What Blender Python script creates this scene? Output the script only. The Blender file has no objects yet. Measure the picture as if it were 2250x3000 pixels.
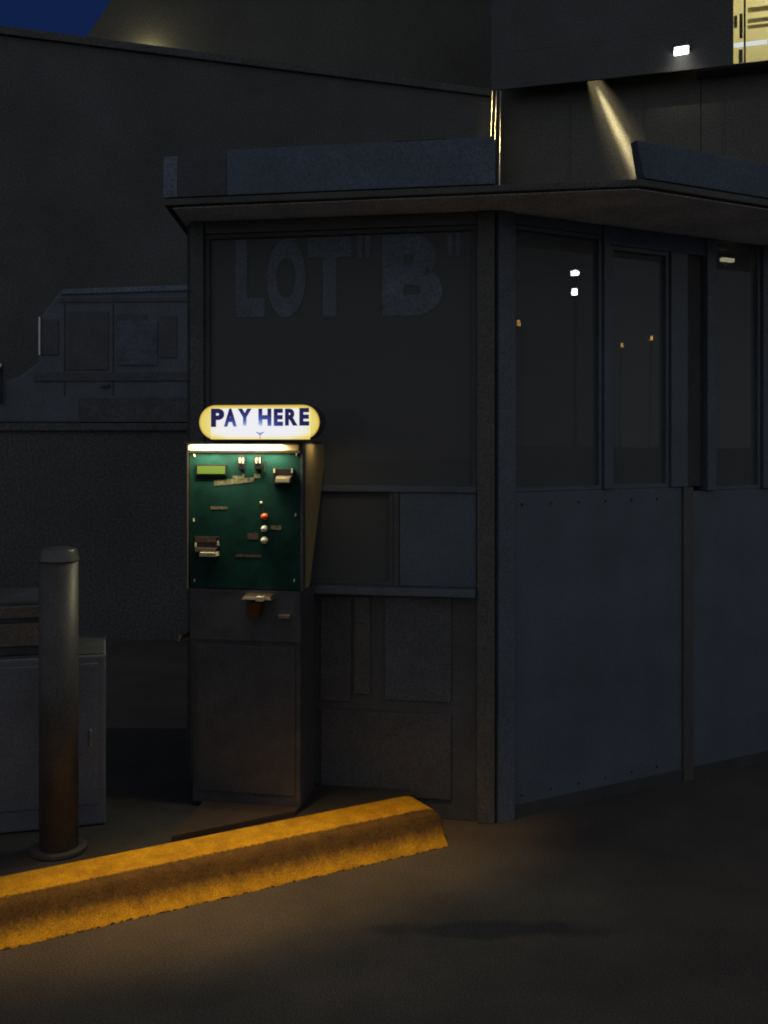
import bpy, bmesh, math, random
from mathutils import Vector, Matrix
random.seed(7)
R = math.radians
sc = bpy.context.scene
col = sc.collection

# ------------------------------------------------------------------ camera
CAM_H, F, HOR = 1.574, 3000.0, 1280.0      # eye height, focal length and horizon row in photo pixels
cd = bpy.data.cameras.new('camera')
cam = bpy.data.objects.new('camera', cd); col.objects.link(cam)
cam.location = (0, 0, CAM_H); cam.rotation_euler = (R(90), 0, 0)
cd.sensor_fit = 'VERTICAL'; cd.sensor_height = 36; cd.lens = 36.0 * F / 3000
cd.shift_y = (HOR - 1500) / 3000.0
cd.clip_start = 0.05; cd.clip_end = 600
sc.camera = cam

# ------------------------------------------------------------------ world: deep blue dusk sky + pale glow added behind us to lift the darks
w = bpy.data.worlds.new('World'); sc.world = w; w.use_nodes = True
nt = w.node_tree; nt.nodes.clear()
out = nt.nodes.new('ShaderNodeOutputWorld')
sky = nt.nodes.new('ShaderNodeTexSky'); sky.sky_type = 'NISHITA'; sky.sun_disc = False
sky.sun_elevation = R(-3.0); sky.sun_rotation = R(180)
tint = nt.nodes.new('ShaderNodeMix'); tint.data_type = 'RGBA'; tint.blend_type = 'MULTIPLY'
tint.inputs['Factor'].default_value = 1; tint.inputs['B'].default_value = (0.30, 0.55, 1.0, 1)
nt.links.new(sky.outputs[0], tint.inputs['A'])
bgs = nt.nodes.new('ShaderNodeBackground'); bgs.inputs['Strength'].default_value = 0.15
nt.links.new(tint.outputs['Result'], bgs.inputs['Color'])
tc = nt.nodes.new('ShaderNodeTexCoord'); sep = nt.nodes.new('ShaderNodeSeparateXYZ')
nt.links.new(tc.outputs['Generated'], sep.inputs[0])
mr = nt.nodes.new('ShaderNodeMapRange')          # 1 behind the viewer, 0 ahead
mr.inputs['From Min'].default_value = 0.72; mr.inputs['From Max'].default_value = -0.4
nt.links.new(sep.outputs['Y'], mr.inputs['Value'])
ramp = nt.nodes.new('ShaderNodeMix'); ramp.data_type = 'RGBA'
ramp.inputs['A'].default_value = (0.002, 0.009, 0.050, 1)
ramp.inputs['B'].default_value = (0.165, 0.172, 0.190, 1)
nt.links.new(mr.outputs[0], ramp.inputs['Factor'])
bg2 = nt.nodes.new('ShaderNodeBackground'); bg2.inputs['Strength'].default_value = 1.0
nt.links.new(ramp.outputs['Result'], bg2.inputs['Color'])
add = nt.nodes.new('ShaderNodeAddShader')
nt.links.new(bgs.outputs[0], add.inputs[0]); nt.links.new(bg2.outputs[0], add.inputs[1])
nt.links.new(add.outputs[0], out.inputs['Surface'])

sc.view_settings.view_transform = 'Standard'; sc.view_settings.look = 'None'
sc.view_settings.exposure = 0; sc.view_settings.gamma = 1
sc.cycles.use_denoising = True
sc.cycles.sample_clamp_indirect = 2.0
sc.cycles.pixel_filter_type = 'BLACKMAN_HARRIS'; sc.cycles.filter_width = 1.9
sc.cycles.max_bounces = 6

# ------------------------------------------------------------------ lamps
def lamp(name, kind, loc, power, color, target=None, **kw):
    d = bpy.data.lights.new(name, kind); d.energy = power; d.color = color
    for k, v in kw.items(): setattr(d, k, v)
    o = bpy.data.objects.new(name, d); col.objects.link(o); o.location = loc
    if target is not None:
        o.rotation_euler = (Vector(target) - Vector(loc)).to_track_quat('-Z', 'Y').to_euler()
    return o
# sodium street lamp high above the lane, throwing its pool on the kerb
so = lamp('sodium_lamp_light', 'SPOT', (-1.25, 1.9, 5.6), 860, (1.0, 0.56, 0.15), spot_size=R(26), spot_blend=1.0, shadow_soft_size=0.12)
_d = (Vector((-0.47, 3.53, 0.08)) - so.location).normalized(); _z = -_d
_x = Vector((math.cos(R(29.4)), math.sin(R(29.4)), 0)); _x = (_x - _z*_x.dot(_z)).normalized(); _y = _z.cross(_x)
so.rotation_euler = Matrix((_x, _y, _z)).transposed().to_euler(); so.scale = (1.0, 0.38, 1.0)   # cone squeezed oval along the kerb to keep light off the booth

# ------------------------------------------------------------------ helpers
def tag(o, label=None, cat=None, group=None, kind=None):
    if label: o['label'] = label
    if cat: o['category'] = cat
    if group: o['group'] = group
    if kind: o['kind'] = kind
    return o
def thing(name, label, cat, loc=(0, 0, 0), rz=0, group=None):
    o = bpy.data.objects.new(name, None); col.objects.link(o)
    o.location = loc; o.rotation_euler = (0, 0, rz); o.empty_display_size = 0.1
    return tag(o, label, cat, group)
class MB:
    def __init__(s): s.bm = bmesh.new()
    def box(s, x0, x1, y0, y1, z0, z1):
        v = [s.bm.verts.new((x, y, z)) for x in (x0, x1) for y in (y0, y1) for z in (z0, z1)]
        for f in ((0,1,3,2), (4,6,7,5), (0,4,5,1), (2,3,7,6), (0,2,6,4), (1,5,7,3)):
            s.bm.faces.new([v[i] for i in f])
        return s
    def hexa(s, pts):        # 4 bottom (ccw) then 4 top
        v = [s.bm.verts.new(p) for p in pts]
        for f in ((3,2,1,0), (4,5,6,7), (0,1,5,4), (1,2,6,5), (2,3,7,6), (3,0,4,7)):
            s.bm.faces.new([v[i] for i in f])
        return s
    def prism(s, poly, z0, z1):      # plan polygon extruded in z
        a = [s.bm.verts.new((x, y, z0)) for x, y in poly]; b = [s.bm.verts.new((x, y, z1)) for x, y in poly]
        s.bm.faces.new(a[::-1]); s.bm.faces.new(b); n = len(poly)
        for i in range(n): s.bm.faces.new((a[i], a[(i+1) % n], b[(i+1) % n], b[i]))
        return s
    def prism_y(s, poly, y0, y1):    # x-z polygon extruded in y
        a = [s.bm.verts.new((x, y0, z)) for x, z in poly]; b = [s.bm.verts.new((x, y1, z)) for x, z in poly]
        s.bm.faces.new(a); s.bm.faces.new(b[::-1]); n = len(poly)
        for i in range(n): s.bm.faces.new((a[(i+1) % n], a[i], b[i], b[(i+1) % n]))
        return s
    def prism_x(s, poly, x0, x1):    # y-z polygon extruded in x
        a = [s.bm.verts.new((x0, y, z)) for y, z in poly]; b = [s.bm.verts.new((x1, y, z)) for y, z in poly]
        s.bm.faces.new(a); s.bm.faces.new(b[::-1]); n = len(poly)
        for i in range(n): s.bm.faces.new((a[(i+1) % n], a[i], b[i], b[(i+1) % n]))
        return s
    def tube(s, p, q, r0, r1=None, n=20, cap=True):
        r1 = r0 if r1 is None else r1
        p, q = Vector(p), Vector(q); d = (q - p).normalized()
        up = Vector((0, 0, 1)) if abs(d.z) < .9 else Vector((1, 0, 0))
        a = d.cross(up).normalized(); b = d.cross(a)
        A = []; B = []
        for i in range(n):
            t = 2*math.pi*i/n; e = a*math.cos(t) + b*math.sin(t)
            A.append(s.bm.verts.new(p + e*r0)); B.append(s.bm.verts.new(q + e*r1))
        for i in range(n): s.bm.faces.new((A[i], A[(i+1) % n], B[(i+1) % n], B[i]))
        if cap: s.bm.faces.new(A[::-1]); s.bm.faces.new(B)
        return s
    def dome(s, c, r, axis=(0, -1, 0), flat=1.0, n=20, m=7):
        ax = Vector(axis).normalized(); up = Vector((0, 0, 1)) if abs(ax.z) < .9 else Vector((1, 0, 0))
        a = ax.cross(up).normalized(); b = ax.cross(a); c = Vector(c); rings = []
        for j in range(m):
            th = (math.pi/2)*j/m
            rings.append([s.bm.verts.new(c + (a*math.cos(2*math.pi*i/n) + b*math.sin(2*math.pi*i/n))*r*math.cos(th) + ax*r*flat*math.sin(th)) for i in range(n)])
        top = s.bm.verts.new(c + ax*r*flat)
        for j in range(m-1):
            for i in range(n): s.bm.faces.new((rings[j][i], rings[j][(i+1) % n], rings[j+1][(i+1) % n], rings[j+1][i]))
        for i in range(n): s.bm.faces.new((rings[-1][i], rings[-1][(i+1) % n], top))
        return s
    def build(s, name, mat, parent=None, bevel=0, smooth=False, loc=None, rz=None, seg=2):
        bm = s.bm; bmesh.ops.recalc_face_normals(bm, faces=bm.faces)
        if bevel: bmesh.ops.bevel(bm, geom=list(bm.edges), offset=bevel, segments=seg, affect='EDGES', profile=.7, clamp_overlap=True)
        me = bpy.data.meshes.new(name); bm.to_mesh(me); bm.free()
        if smooth:
            for p in me.polygons: p.use_smooth = True
        o = bpy.data.objects.new(name, me); col.objects.link(o)
        if isinstance(mat, (list, tuple)):
            for m in mat: me.materials.append(m)
        else: me.materials.append(mat)
        if parent: o.parent = parent
        if loc is not None: o.location = loc
        if rz is not None: o.rotation_euler = (0, 0, rz)
        return o

class Frame:
    """a vertical set of axes standing on the ground; solves where a sight line meets its planes"""
    def __init__(s, loc, rz):
        s.loc = Vector(loc); s.rz = rz; s.m = Matrix.Translation(s.loc) @ Matrix.Rotation(rz, 4, 'Z'); s.i = s.m.inverted()
    def ray(s, px, py):
        o = s.i @ Vector((0, 0, CAM_H)); d = s.i.to_3x3() @ Vector(((px-1125)/F, 1, -(py-HOR)/F)); return o, d
    def y(s, px, py, c=0.0):
        o, d = s.ray(px, py); t = (c - o.y)/d.y; p = o + d*t; return p.x, p.z
    def x(s, px, py, c):
        o, d = s.ray(px, py); t = (c - o.x)/d.x; p = o + d*t; return p.y, p.z
    def r(s, x0, y0, x1, y1, c=0.0):   # pixel box -> x0,x1,z0,z1 on plane y=c
        a = s.y(x0, (y0+y1)/2, c)[0]; b = s.y(x1, (y0+y1)/2, c)[0]; xm = (x0+x1)/2
        return a, b, s.y(xm, y1, c)[1], s.y(xm, y0, c)[1]
def at(px, py, Y): return Vector(((px-1125)/F*Y, Y, CAM_H-(py-HOR)/F*Y))

# ------------------------------------------------------------------ materials
def mat(name, c, rough=.7, metal=0, nscale=8, namt=.25, bump=0, bscale=60, spec=.5, c2=None, fine=0, fscale=320):
    m = bpy.data.materials.new(name); m.use_nodes = True; t = m.node_tree; b = t.nodes['Principled BSDF']
    b.inputs['Roughness'].default_value = rough; b.inputs['Metallic'].default_value = metal
    b.inputs['Specular IOR Level'].default_value = spec
    co = t.nodes.new('ShaderNodeTexCoord')
    n = t.nodes.new('ShaderNodeTexNoise'); n.inputs['Scale'].default_value = nscale; n.inputs['Detail'].default_value = 8; n.inputs['Roughness'].default_value = .65
    t.links.new(co.outputs['Object'], n.inputs['Vector'])
    r = t.nodes.new('ShaderNodeValToRGB'); r.color_ramp.elements[0].position = .3; r.color_ramp.elements[1].position = .7
    a = tuple(v*(1-namt) for v in c) + (1,); d = tuple(min(1, v*(1+namt)) for v in (c2 or c)) + (1,)
    r.color_ramp.elements[0].color = a; r.color_ramp.elements[1].color = d
    t.links.new(n.outputs['Fac'], r.inputs['Fac'])
    src = r.outputs['Color']
    if fine:
        n3 = t.nodes.new('ShaderNodeTexNoise'); n3.inputs['Scale'].default_value = fscale; n3.inputs['Detail'].default_value = 2
        t.links.new(co.outputs['Object'], n3.inputs['Vector'])
        mm = t.nodes.new('ShaderNodeMapRange'); mm.inputs['From Min'].default_value = .3; mm.inputs['From Max'].default_value = .7
        mm.inputs['To Min'].default_value = 1-fine; mm.inputs['To Max'].default_value = 1+fine
        t.links.new(n3.outputs['Fac'], mm.inputs['Value'])
        mx = t.nodes.new('ShaderNodeMix'); mx.data_type = 'RGBA'; mx.blend_type = 'MULTIPLY'; mx.inputs['Factor'].default_value = 1
        t.links.new(src, mx.inputs['A']); t.links.new(mm.outputs[0], mx.inputs['B']); src = mx.outputs['Result']
    t.links.new(src, b.inputs['Base Color'])
    if bump:
        n2 = t.nodes.new('ShaderNodeTexNoise'); n2.inputs['Scale'].default_value = bscale; n2.inputs['Detail'].default_value = 5
        t.links.new(co.outputs['Object'], n2.inputs['Vector'])
        bp = t.nodes.new('ShaderNodeBump'); bp.inputs['Strength'].default_value = bump; bp.inputs['Distance'].default_value = .01
        t.links.new(n2.outputs['Fac'], bp.inputs['Height']); t.links.new(bp.outputs[0], b.inputs['Normal'])
    return m
def emit(name, c, s=1.0):
    m = bpy.data.materials.new(name); m.use_nodes = True; b = m.node_tree.nodes['Principled BSDF']
    b.inputs['Base Color'].default_value = (.02, .02, .02, 1); b.inputs['Emission Color'].default_value = tuple(c)+(1,)
    b.inputs['Emission Strength'].default_value = s; b.inputs['Specular IOR Level'].default_value = .1
    n = m.node_tree.nodes.new('ShaderNodeTexNoise'); n.inputs['Scale'].default_value = 25
    mr_ = m.node_tree.nodes.new('ShaderNodeMapRange'); mr_.inputs['To Min'].default_value = .92*s; mr_.inputs['To Max'].default_value = 1.06*s
    m.node_tree.links.new(n.outputs['Fac'], mr_.inputs['Value']); m.node_tree.links.new(mr_.outputs[0], b.inputs['Emission Strength'])
    return m
def glass(name, refl=1.0, rough=0.0, veil=.22):
    m = bpy.data.materials.new(name); m.use_nodes = True; t = m.node_tree; t.nodes.clear()
    o = t.nodes.new('ShaderNodeOutputMaterial'); mx = t.nodes.new('ShaderNodeMixShader')
    tr = t.nodes.new('ShaderNodeBsdfTransparent'); tr.inputs[0].default_value = (.55, .58, .6, 1)
    gl = t.nodes.new('ShaderNodeBsdfGlossy'); gl.inputs['Roughness'].default_value = rough
    fr = t.nodes.new('ShaderNodeFresnel'); fr.inputs['IOR'].default_value = 1.5
    ml = t.nodes.new('ShaderNodeMath'); ml.operation = 'MULTIPLY'; ml.inputs[1].default_value = refl; ml.use_clamp = True
    nz = t.nodes.new('ShaderNodeTexNoise'); nz.inputs['Scale'].default_value = 1.2
    bp = t.nodes.new('ShaderNodeBump'); bp.inputs['Strength'].default_value = .04; bp.inputs['Distance'].default_value = .02
    t.links.new(nz.outputs['Fac'], bp.inputs['Height']); t.links.new(bp.outputs[0], gl.inputs['Normal'])
    t.links.new(fr.outputs[0], ml.inputs[0]); t.links.new(ml.outputs[0], mx.inputs[0])
    df = t.nodes.new('ShaderNodeBsdfDiffuse'); df.inputs[0].default_value = (.30, .30, .29, 1)
    dm = t.nodes.new('ShaderNodeMixShader'); dm.inputs[0].default_value = veil  # even pale layer added so the dark panes do not go black
    t.links.new(tr.outputs[0], dm.inputs[1]); t.links.new(df.outputs[0], dm.inputs[2]); t.links.new(dm.outputs[0], mx.inputs[1]); t.links.new(gl.outputs[0], mx.inputs[2]); t.links.new(mx.outputs[0], o.inputs[0])
    return m

M = {
 'booth_blue': mat('booth painted steel', (0.0960, 0.1160, 0.1400), .55, nscale=3, namt=.2, bump=.05, fine=.40, fscale=170),
 'booth_grey': mat('booth grey panel', (0.0760, 0.0780, 0.0760), .6, nscale=4, namt=.25, bump=.08, fine=.40, fscale=170),
 'booth_post': mat('booth corner post paint', (0.0936, 0.0905, 0.0811), .5, nscale=5, namt=.2, bump=.05, fine=.40, fscale=170),
 'booth_dark': mat('booth dark lining', (0.0520, 0.0520, 0.0520), .7, nscale=4, fine=.40, fscale=170),
 'fascia': mat('fascia board blue paint', (0.0836, 0.1102, 0.1520), .6, nscale=2.5, namt=.25, bump=.05, fine=.40, fscale=170),
 'fascia_dark': mat('fascia board darker section', (0.0640, 0.0680, 0.0720), .6, nscale=3, namt=.2, fine=.40, fscale=170),
 'roof': mat('roof slab', (0.0928, 0.0899, 0.0812), .75, nscale=3, namt=.3, bump=.1, fine=.40, fscale=170),
 'letters': mat('window lettering film', (0.1391, 0.1637, 0.1923), .7, nscale=6, namt=.25, fine=.40, fscale=170),
 'glass': glass('window glass', .22, veil=.32),
 'clear': glass('clean window glass', .6, veil=.0),
 'black': mat('black powder coated metal', (.050, .052, .056), .45, nscale=10, namt=.3, bump=.05, fine=.40, fscale=190),
 'rubber': mat('black plastic', (.012, .011, .010), .35, nscale=20),
 'green': mat('green enamel front plate', (.0045, .031, .024), .65, nscale=9, namt=.45, spec=.12, bump=.04, bscale=30, fine=.15),
 'beige': mat('beige cabinet side', (.30, .22, .10), .5, nscale=5, namt=.25, bump=.06, fine=.2),
 'steel': mat('brushed steel', (.6, .58, .54), .28, metal=1, nscale=30, namt=.15),
 'brass': mat('warm worn steel', (.62, .46, .28), .3, metal=1, nscale=40, namt=.2),
 'chrome': mat('chrome button', (.85, .82, .75), .12, metal=1, nscale=10, namt=.05),
 'cream': mat('cream push button', (.80, .74, .55), .25, nscale=10, namt=.05),
 'lug': mat('pale glint colour', (.75, .64, .40), .4, nscale=30, namt=.15),  # pale colour stands in for glints on the small metal fittings
 'red': mat('red button', (.75, .10, .02), .25, nscale=10, namt=.1),
 'label': mat('printed label', (.13, .115, .06), .6, nscale=110, namt=.9),
 'label_dark': mat('worn brown label', (.09, .05, .03), .6, nscale=110, namt=.7),
 'asphalt': None, 'kerb': None,
 'concrete': mat('island concrete', (.024, .0235, .023), .9, nscale=5, namt=.3, bump=.3, bscale=80, fine=.40, fscale=190),
 'pad': mat('reddish concrete pad', (.030, .019, .013), .9, nscale=7, namt=.35, bump=.3, bscale=80, fine=.3),
 'post_brown': mat('brown painted steel post', (.060, .056, .050), .5, nscale=6, namt=.3, bump=.08, fine=.40, fscale=190),
 'cab_grey': mat('gate cabinet grey paint', (0.1200, 0.1280, 0.1440), .55, nscale=3, namt=.2, bump=.05, fine=.40, fscale=190),
 'cab_brown': mat('gate cabinet brown band', (0.1200, 0.1000, 0.0800), .55, nscale=5, namt=.2, fine=.40, fscale=190),
 'truck': mat('truck pale paint', (0.0960, 0.1160, 0.1360), .45, nscale=2.5, namt=.3, fine=.4, fscale=80),
 'booth_light': mat('booth light panel', (.082, .088, .098), .6, nscale=4, namt=.2, fine=.4, fscale=170),
 'soffit': mat('pale soffit boards', (.75, .80, .86), .8, nscale=4, fine=.40, fscale=170),
 'cap': mat('dull bollard cap', (.12, .12, .11), .4, metal=.5, nscale=30),
 'truck_trim': mat('truck dark trim', (0.0775, 0.0775, 0.0825), .5, nscale=5, fine=.40, fscale=80),
 'truck_roof': mat('truck roof blue paint', (0.1120, 0.1520, 0.2080), .4, nscale=3, namt=.2, fine=.40, fscale=80),
 'tyre': mat('tyre rubber', (.058, .058, .058), .8, nscale=20, bump=.2),
 'wall_a': mat('tower render', (0.1024, 0.0992, 0.0896), .85, nscale=.6, namt=.2, bump=.1, bscale=8, fine=.40, fscale=45),
 'wall_b': mat('deck wall render', (0.0960, 0.0960, 0.0960), .85, nscale=.8, namt=.2, bump=.1, bscale=8, fine=.40, fscale=55),
 'metal_wall': mat('brushed metal cladding', (.11, .105, .09), .5, metal=.3, nscale=2, namt=.12, bump=.03, bscale=5, fine=.40, fscale=50),
 'pipe': mat('stainless pipe', (.8, .75, .6), .2, metal=1, nscale=3, namt=.1),
 'pole': mat('galvanised pole', (.55, .55, .56), .5, nscale=10),
 'blind': mat('window blind slat', (.66, .55, .28), .7, nscale=6),
 'room': mat('room wall cream', (.80, .72, .45), .8, nscale=3, namt=.1),
}

# asphalt: worn, with one dark oil stain of its own shape
def asphalt():
    m = bpy.data.materials.new('worn asphalt'); m.use_nodes = True; t = m.node_tree; b = t.nodes['Principled BSDF']
    N = t.nodes.new; L = t.links.new
    co = N('ShaderNodeTexCoord')
    n1 = N('ShaderNodeTexNoise'); n1.inputs['Scale'].default_value = 1.6; n1.inputs['Detail'].default_value = 9; n1.inputs['Roughness'].default_value = .62
    L(co.outputs['Object'], n1.inputs['Vector'])
    r = N('ShaderNodeValToRGB'); r.color_ramp.elements[0].position = .32; r.color_ramp.elements[1].position = .70
    r.color_ramp.elements[0].color = (.056, .050, .044, 1); r.color_ramp.elements[1].color = (.104, .090, .074, 1)
    L(n1.outputs['Fac'], r.inputs['Fac'])
    # oil stain: stretched distance field with a ragged rim
    mp = N('ShaderNodeMapping'); mp.inputs['Location'].default_value = (-.36, -3.27, 0); mp.vector_type = 'POINT'
    L(co.outputs['Object'], mp.inputs['Vector'])
    sc_ = N('ShaderNodeVectorMath'); sc_.operation = 'MULTIPLY'; sc_.inputs[1].default_value = (1/.38, 1/.055, 0)
    L(mp.outputs[0], sc_.inputs[0])
    nd = N('ShaderNodeTexNoise'); nd.inputs['Scale'].default_value = 5; nd.inputs['Detail'].default_value = 6
    L(co.outputs['Object'], nd.inputs['Vector'])
    ln = N('ShaderNodeVectorMath'); ln.operation = 'LENGTH'; L(sc_.outputs[0], ln.inputs[0])
    ad = N('ShaderNodeMath'); ad.operation = 'MULTIPLY_ADD'; ad.inputs[1].default_value = 2.2; L(nd.outputs['Fac'], ad.inputs[0]); L(ln.outputs['Value'], ad.inputs[2])
    ms = N('ShaderNodeMapRange'); ms.inputs['From Min'].default_value = 1.75; ms.inputs['From Max'].default_value = 2.25
    L(ad.outputs[0], ms.inputs['Value'])
    mx = N('ShaderNodeMix'); mx.data_type = 'RGBA'; mx.inputs['A'].default_value = (.042, .042, .043, 1)
    L(ms.outputs[0], mx.inputs['Factor']); L(r.outputs['Color'], mx.inputs['B'])
    # aggregate speckle
    v = N('ShaderNodeTexNoise'); v.inputs['Scale'].default_value = 190; v.inputs['Detail'].default_value = 3; L(co.outputs['Object'], v.inputs['Vector'])
    vm = N('ShaderNodeMapRange'); vm.inputs['From Min'].default_value = .3; vm.inputs['From Max'].default_value = .7; vm.inputs['To Min'].default_value = .45; vm.inputs['To Max'].default_value = 1.6
    L(v.outputs['Fac'], vm.inputs['Value'])
    m2 = N('ShaderNodeMix'); m2.data_type = 'RGBA'; m2.blend_type = 'MULTIPLY'; m2.inputs['Factor'].default_value = 1
    L(mx.outputs['Result'], m2.inputs['A']); L(vm.outputs[0], m2.inputs['B']); L(m2.outputs['Result'], b.inputs['Base Color'])
    b.inputs['Roughness'].default_value = .9; b.inputs['Specular IOR Level'].default_value = .3
    bp = N('ShaderNodeBump'); bp.inputs['Strength'].default_value = .4; bp.inputs['Distance'].default_value = .006
    L(v.outputs['Fac'], bp.inputs['Height']); L(bp.outputs[0], b.inputs['Normal'])
    return m
M['asphalt'] = asphalt()

# kerb: yellow traffic paint with a ragged black tyre-scuffed band along its face (local z picks the band)
def kerb_paint():
    m = bpy.data.materials.new('scuffed yellow kerb paint'); m.use_nodes = True; t = m.node_tree; b = t.nodes['Principled BSDF']
    N = t.nodes.new; L = t.links.new
    co = N('ShaderNodeTexCoord'); sp = N('ShaderNodeSeparateXYZ'); L(co.outputs['Object'], sp.inputs[0])
    mp = N('ShaderNodeMapping'); mp.inputs['Scale'].default_value = (75, 75, 14); L(co.outputs['Object'], mp.inputs['Vector'])
    n1 = N('ShaderNodeTexNoise'); n1.inputs['Scale'].default_value = 1; n1.inputs['Detail'].default_value = 7; n1.inputs['Roughness'].default_value = .7
    L(mp.outputs[0], n1.inputs['Vector'])
    off = N('ShaderNodeMath'); off.operation = 'MULTIPLY_ADD'; off.inputs[1].default_value = .05; L(n1.outputs['Fac'], off.inputs[0])
    L(sp.outputs['Z'], off.inputs[2])
    offy = N('ShaderNodeMath'); offy.operation = 'MULTIPLY_ADD'; offy.inputs[1].default_value = .05; L(n1.outputs['Fac'], offy.inputs[0]); L(sp.outputs['Y'], offy.inputs[2])                                  # z + ragged offset (about +.025)
    up = N('ShaderNodeMapRange'); up.inputs['From Min'].default_value = -.140; up.inputs['From Max'].default_value = -.128; L(offy.outputs[0], up.inputs['Value'])
    lo = N('ShaderNodeMapRange'); lo.inputs['From Min'].default_value = .088; lo.inputs['From Max'].default_value = .036; L(off.outputs[0], lo.inputs['Value'])
    mxm = N('ShaderNodeMath'); mxm.operation = 'MAXIMUM'; L(up.outputs[0], mxm.inputs[0]); L(lo.outputs[0], mxm.inputs[1])
    n2 = N('ShaderNodeTexNoise'); n2.inputs['Scale'].default_value = 14; n2.inputs['Detail'].default_value = 8; n2.inputs['Roughness'].default_value = .7; L(co.outputs['Object'], n2.inputs['Vector'])
    gr = N('ShaderNodeMix'); gr.data_type = 'RGBA'; gr.inputs['A'].default_value = (.075, .042, .014, 1); gr.inputs['B'].default_value = (.155, .086, .018, 1)
    nr = N('ShaderNodeMapRange'); nr.inputs['From Min'].default_value = .35; nr.inputs['From Max'].default_value = .65; L(n2.outputs['Fac'], nr.inputs['Value']); L(nr.outputs[0], gr.inputs['Factor'])
    ye = N('ShaderNodeMix'); ye.data_type = 'RGBA'; ye.inputs['A'].default_value = (.40, .215, .010, 1); ye.inputs['B'].default_value = (.66, .37, .012, 1); L(nr.outputs[0], ye.inputs['Factor'])
    fx = N('ShaderNodeMix'); fx.data_type = 'RGBA'; L(mxm.outputs[0], fx.inputs['Factor']); L(gr.outputs['Result'], fx.inputs['A']); L(ye.outputs['Result'], fx.inputs['B'])
    n4 = N('ShaderNodeTexNoise'); n4.inputs['Scale'].default_value = 48; n4.inputs['Detail'].default_value = 4; n4.inputs['Roughness'].default_value = .7; L(co.outputs['Object'], n4.inputs['Vector'])
    bt = N('ShaderNodeMath'); bt.operation = 'MULTIPLY_ADD'; bt.inputs[1].default_value = -.032; L(n4.outputs['Fac'], bt.inputs[0]); L(sp.outputs['Z'], bt.inputs[2])
    bm_ = N('ShaderNodeMapRange'); bm_.inputs['From Min'].default_value = -.0165; bm_.inputs['From Max'].default_value = -.0125; L(bt.outputs[0], bm_.inputs['Value'])
    bx = N('ShaderNodeMix'); bx.data_type = 'RGBA'; bx.inputs['A'].default_value = (.045, .038, .03, 1); L(bm_.outputs[0], bx.inputs['Factor']); L(fx.outputs['Result'], bx.inputs['B']); fx = bx
    n3 = N('ShaderNodeTexNoise'); n3.inputs['Scale'].default_value = 260; n3.inputs['Detail'].default_value = 2; L(co.outputs['Object'], n3.inputs['Vector'])
    m3 = N('ShaderNodeMapRange'); m3.inputs['From Min'].default_value = .3; m3.inputs['From Max'].default_value = .7; m3.inputs['To Min'].default_value = .55; m3.inputs['To Max'].default_value = 1.4; L(n3.outputs['Fac'], m3.inputs['Value'])
    f2 = N('ShaderNodeMix'); f2.data_type = 'RGBA'; f2.blend_type = 'MULTIPLY'; f2.inputs['Factor'].default_value = 1
    L(fx.outputs['Result'], f2.inputs['A']); L(m3.outputs[0], f2.inputs['B']); L(f2.outputs['Result'], b.inputs['Base Color'])
    b.inputs['Roughness'].default_value = .8; b.inputs['Specular IOR Level'].default_value = .25
    bp = N('ShaderNodeBump'); bp.inputs['Strength'].default_value = .35; bp.inputs['Distance'].default_value = .006
    L(n2.outputs['Fac'], bp.inputs['Height']); L(bp.outputs[0], b.inputs['Normal'])
    return m
M['kerb'] = kerb_paint()

# glyphs as meshes: built-in font, each letter fitted to its own box
def glyphs(items, y, thick, bold=.02):
    """items: (char, x0, x1, z0, z1); returns an MB facing -y with its face on plane y"""
    mb = MB()
    for ch, x0, x1, z0, z1 in items:
        cu = bpy.data.curves.new('glyph', 'FONT'); cu.body = ch; cu.offset = bold; cu.size = 1; cu.resolution_u = 6
        ob = bpy.data.objects.new('glyph', cu); col.objects.link(ob)
        dg = bpy.context.evaluated_depsgraph_get(); me = bpy.data.meshes.new_from_object(ob.evaluated_get(dg))
        xs = [v.co.x for v in me.vertices]; ys = [v.co.y for v in me.vertices]
        a, b, c, d = min(xs), max(xs), min(ys), max(ys)
        tmp = bmesh.new(); tmp.from_mesh(me)
        vm = {}
        for v in tmp.verts:
            vm[v.index] = mb.bm.verts.new((x0+(v.co.x-a)/(b-a)*(x1-x0), y, z0+(v.co.y-c)/(d-c)*(z1-z0)))
        for f in tmp.faces:
            try: mb.bm.faces.new([vm[v.index] for v in f.verts])
            except ValueError: pass
        tmp.free(); bpy.data.meshes.remove(me); bpy.data.objects.remove(ob); bpy.data.curves.remove(cu)
    faces = list(mb.bm.faces)
    r = bmesh.ops.extrude_face_region(mb.bm, geom=faces)
    for v in [g for g in r['geom'] if isinstance(g, bmesh.types.BMVert)]: v.co.y += thick
    return mb

# ================================================================== SETTING
g = MB(); g.bm.faces.new([g.bm.verts.new(p) for p in ((-150, -60, 0), (150, -60, 0), (150, 240, 0), (-150, 240, 0))])
tag(g.build('ground', M['asphalt']), kind='structure')

# kerb line: local x runs along the kerb (receding to the right), -y faces the lane
ISL = .12
KA = R(29.4); KE = Vector((.132, 4.174, 0))
kf = Frame(KE, KA)
isl = [(-6.5, 0.002), (0.0, 0.002), (0.02, .25), (-.05, 1.1), (-6.5, 5.0)]
tag(MB().prism(isl, -.02, ISL-.004).build('traffic_island', M['concrete'], loc=KE, rz=KA), kind='structure')

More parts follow.
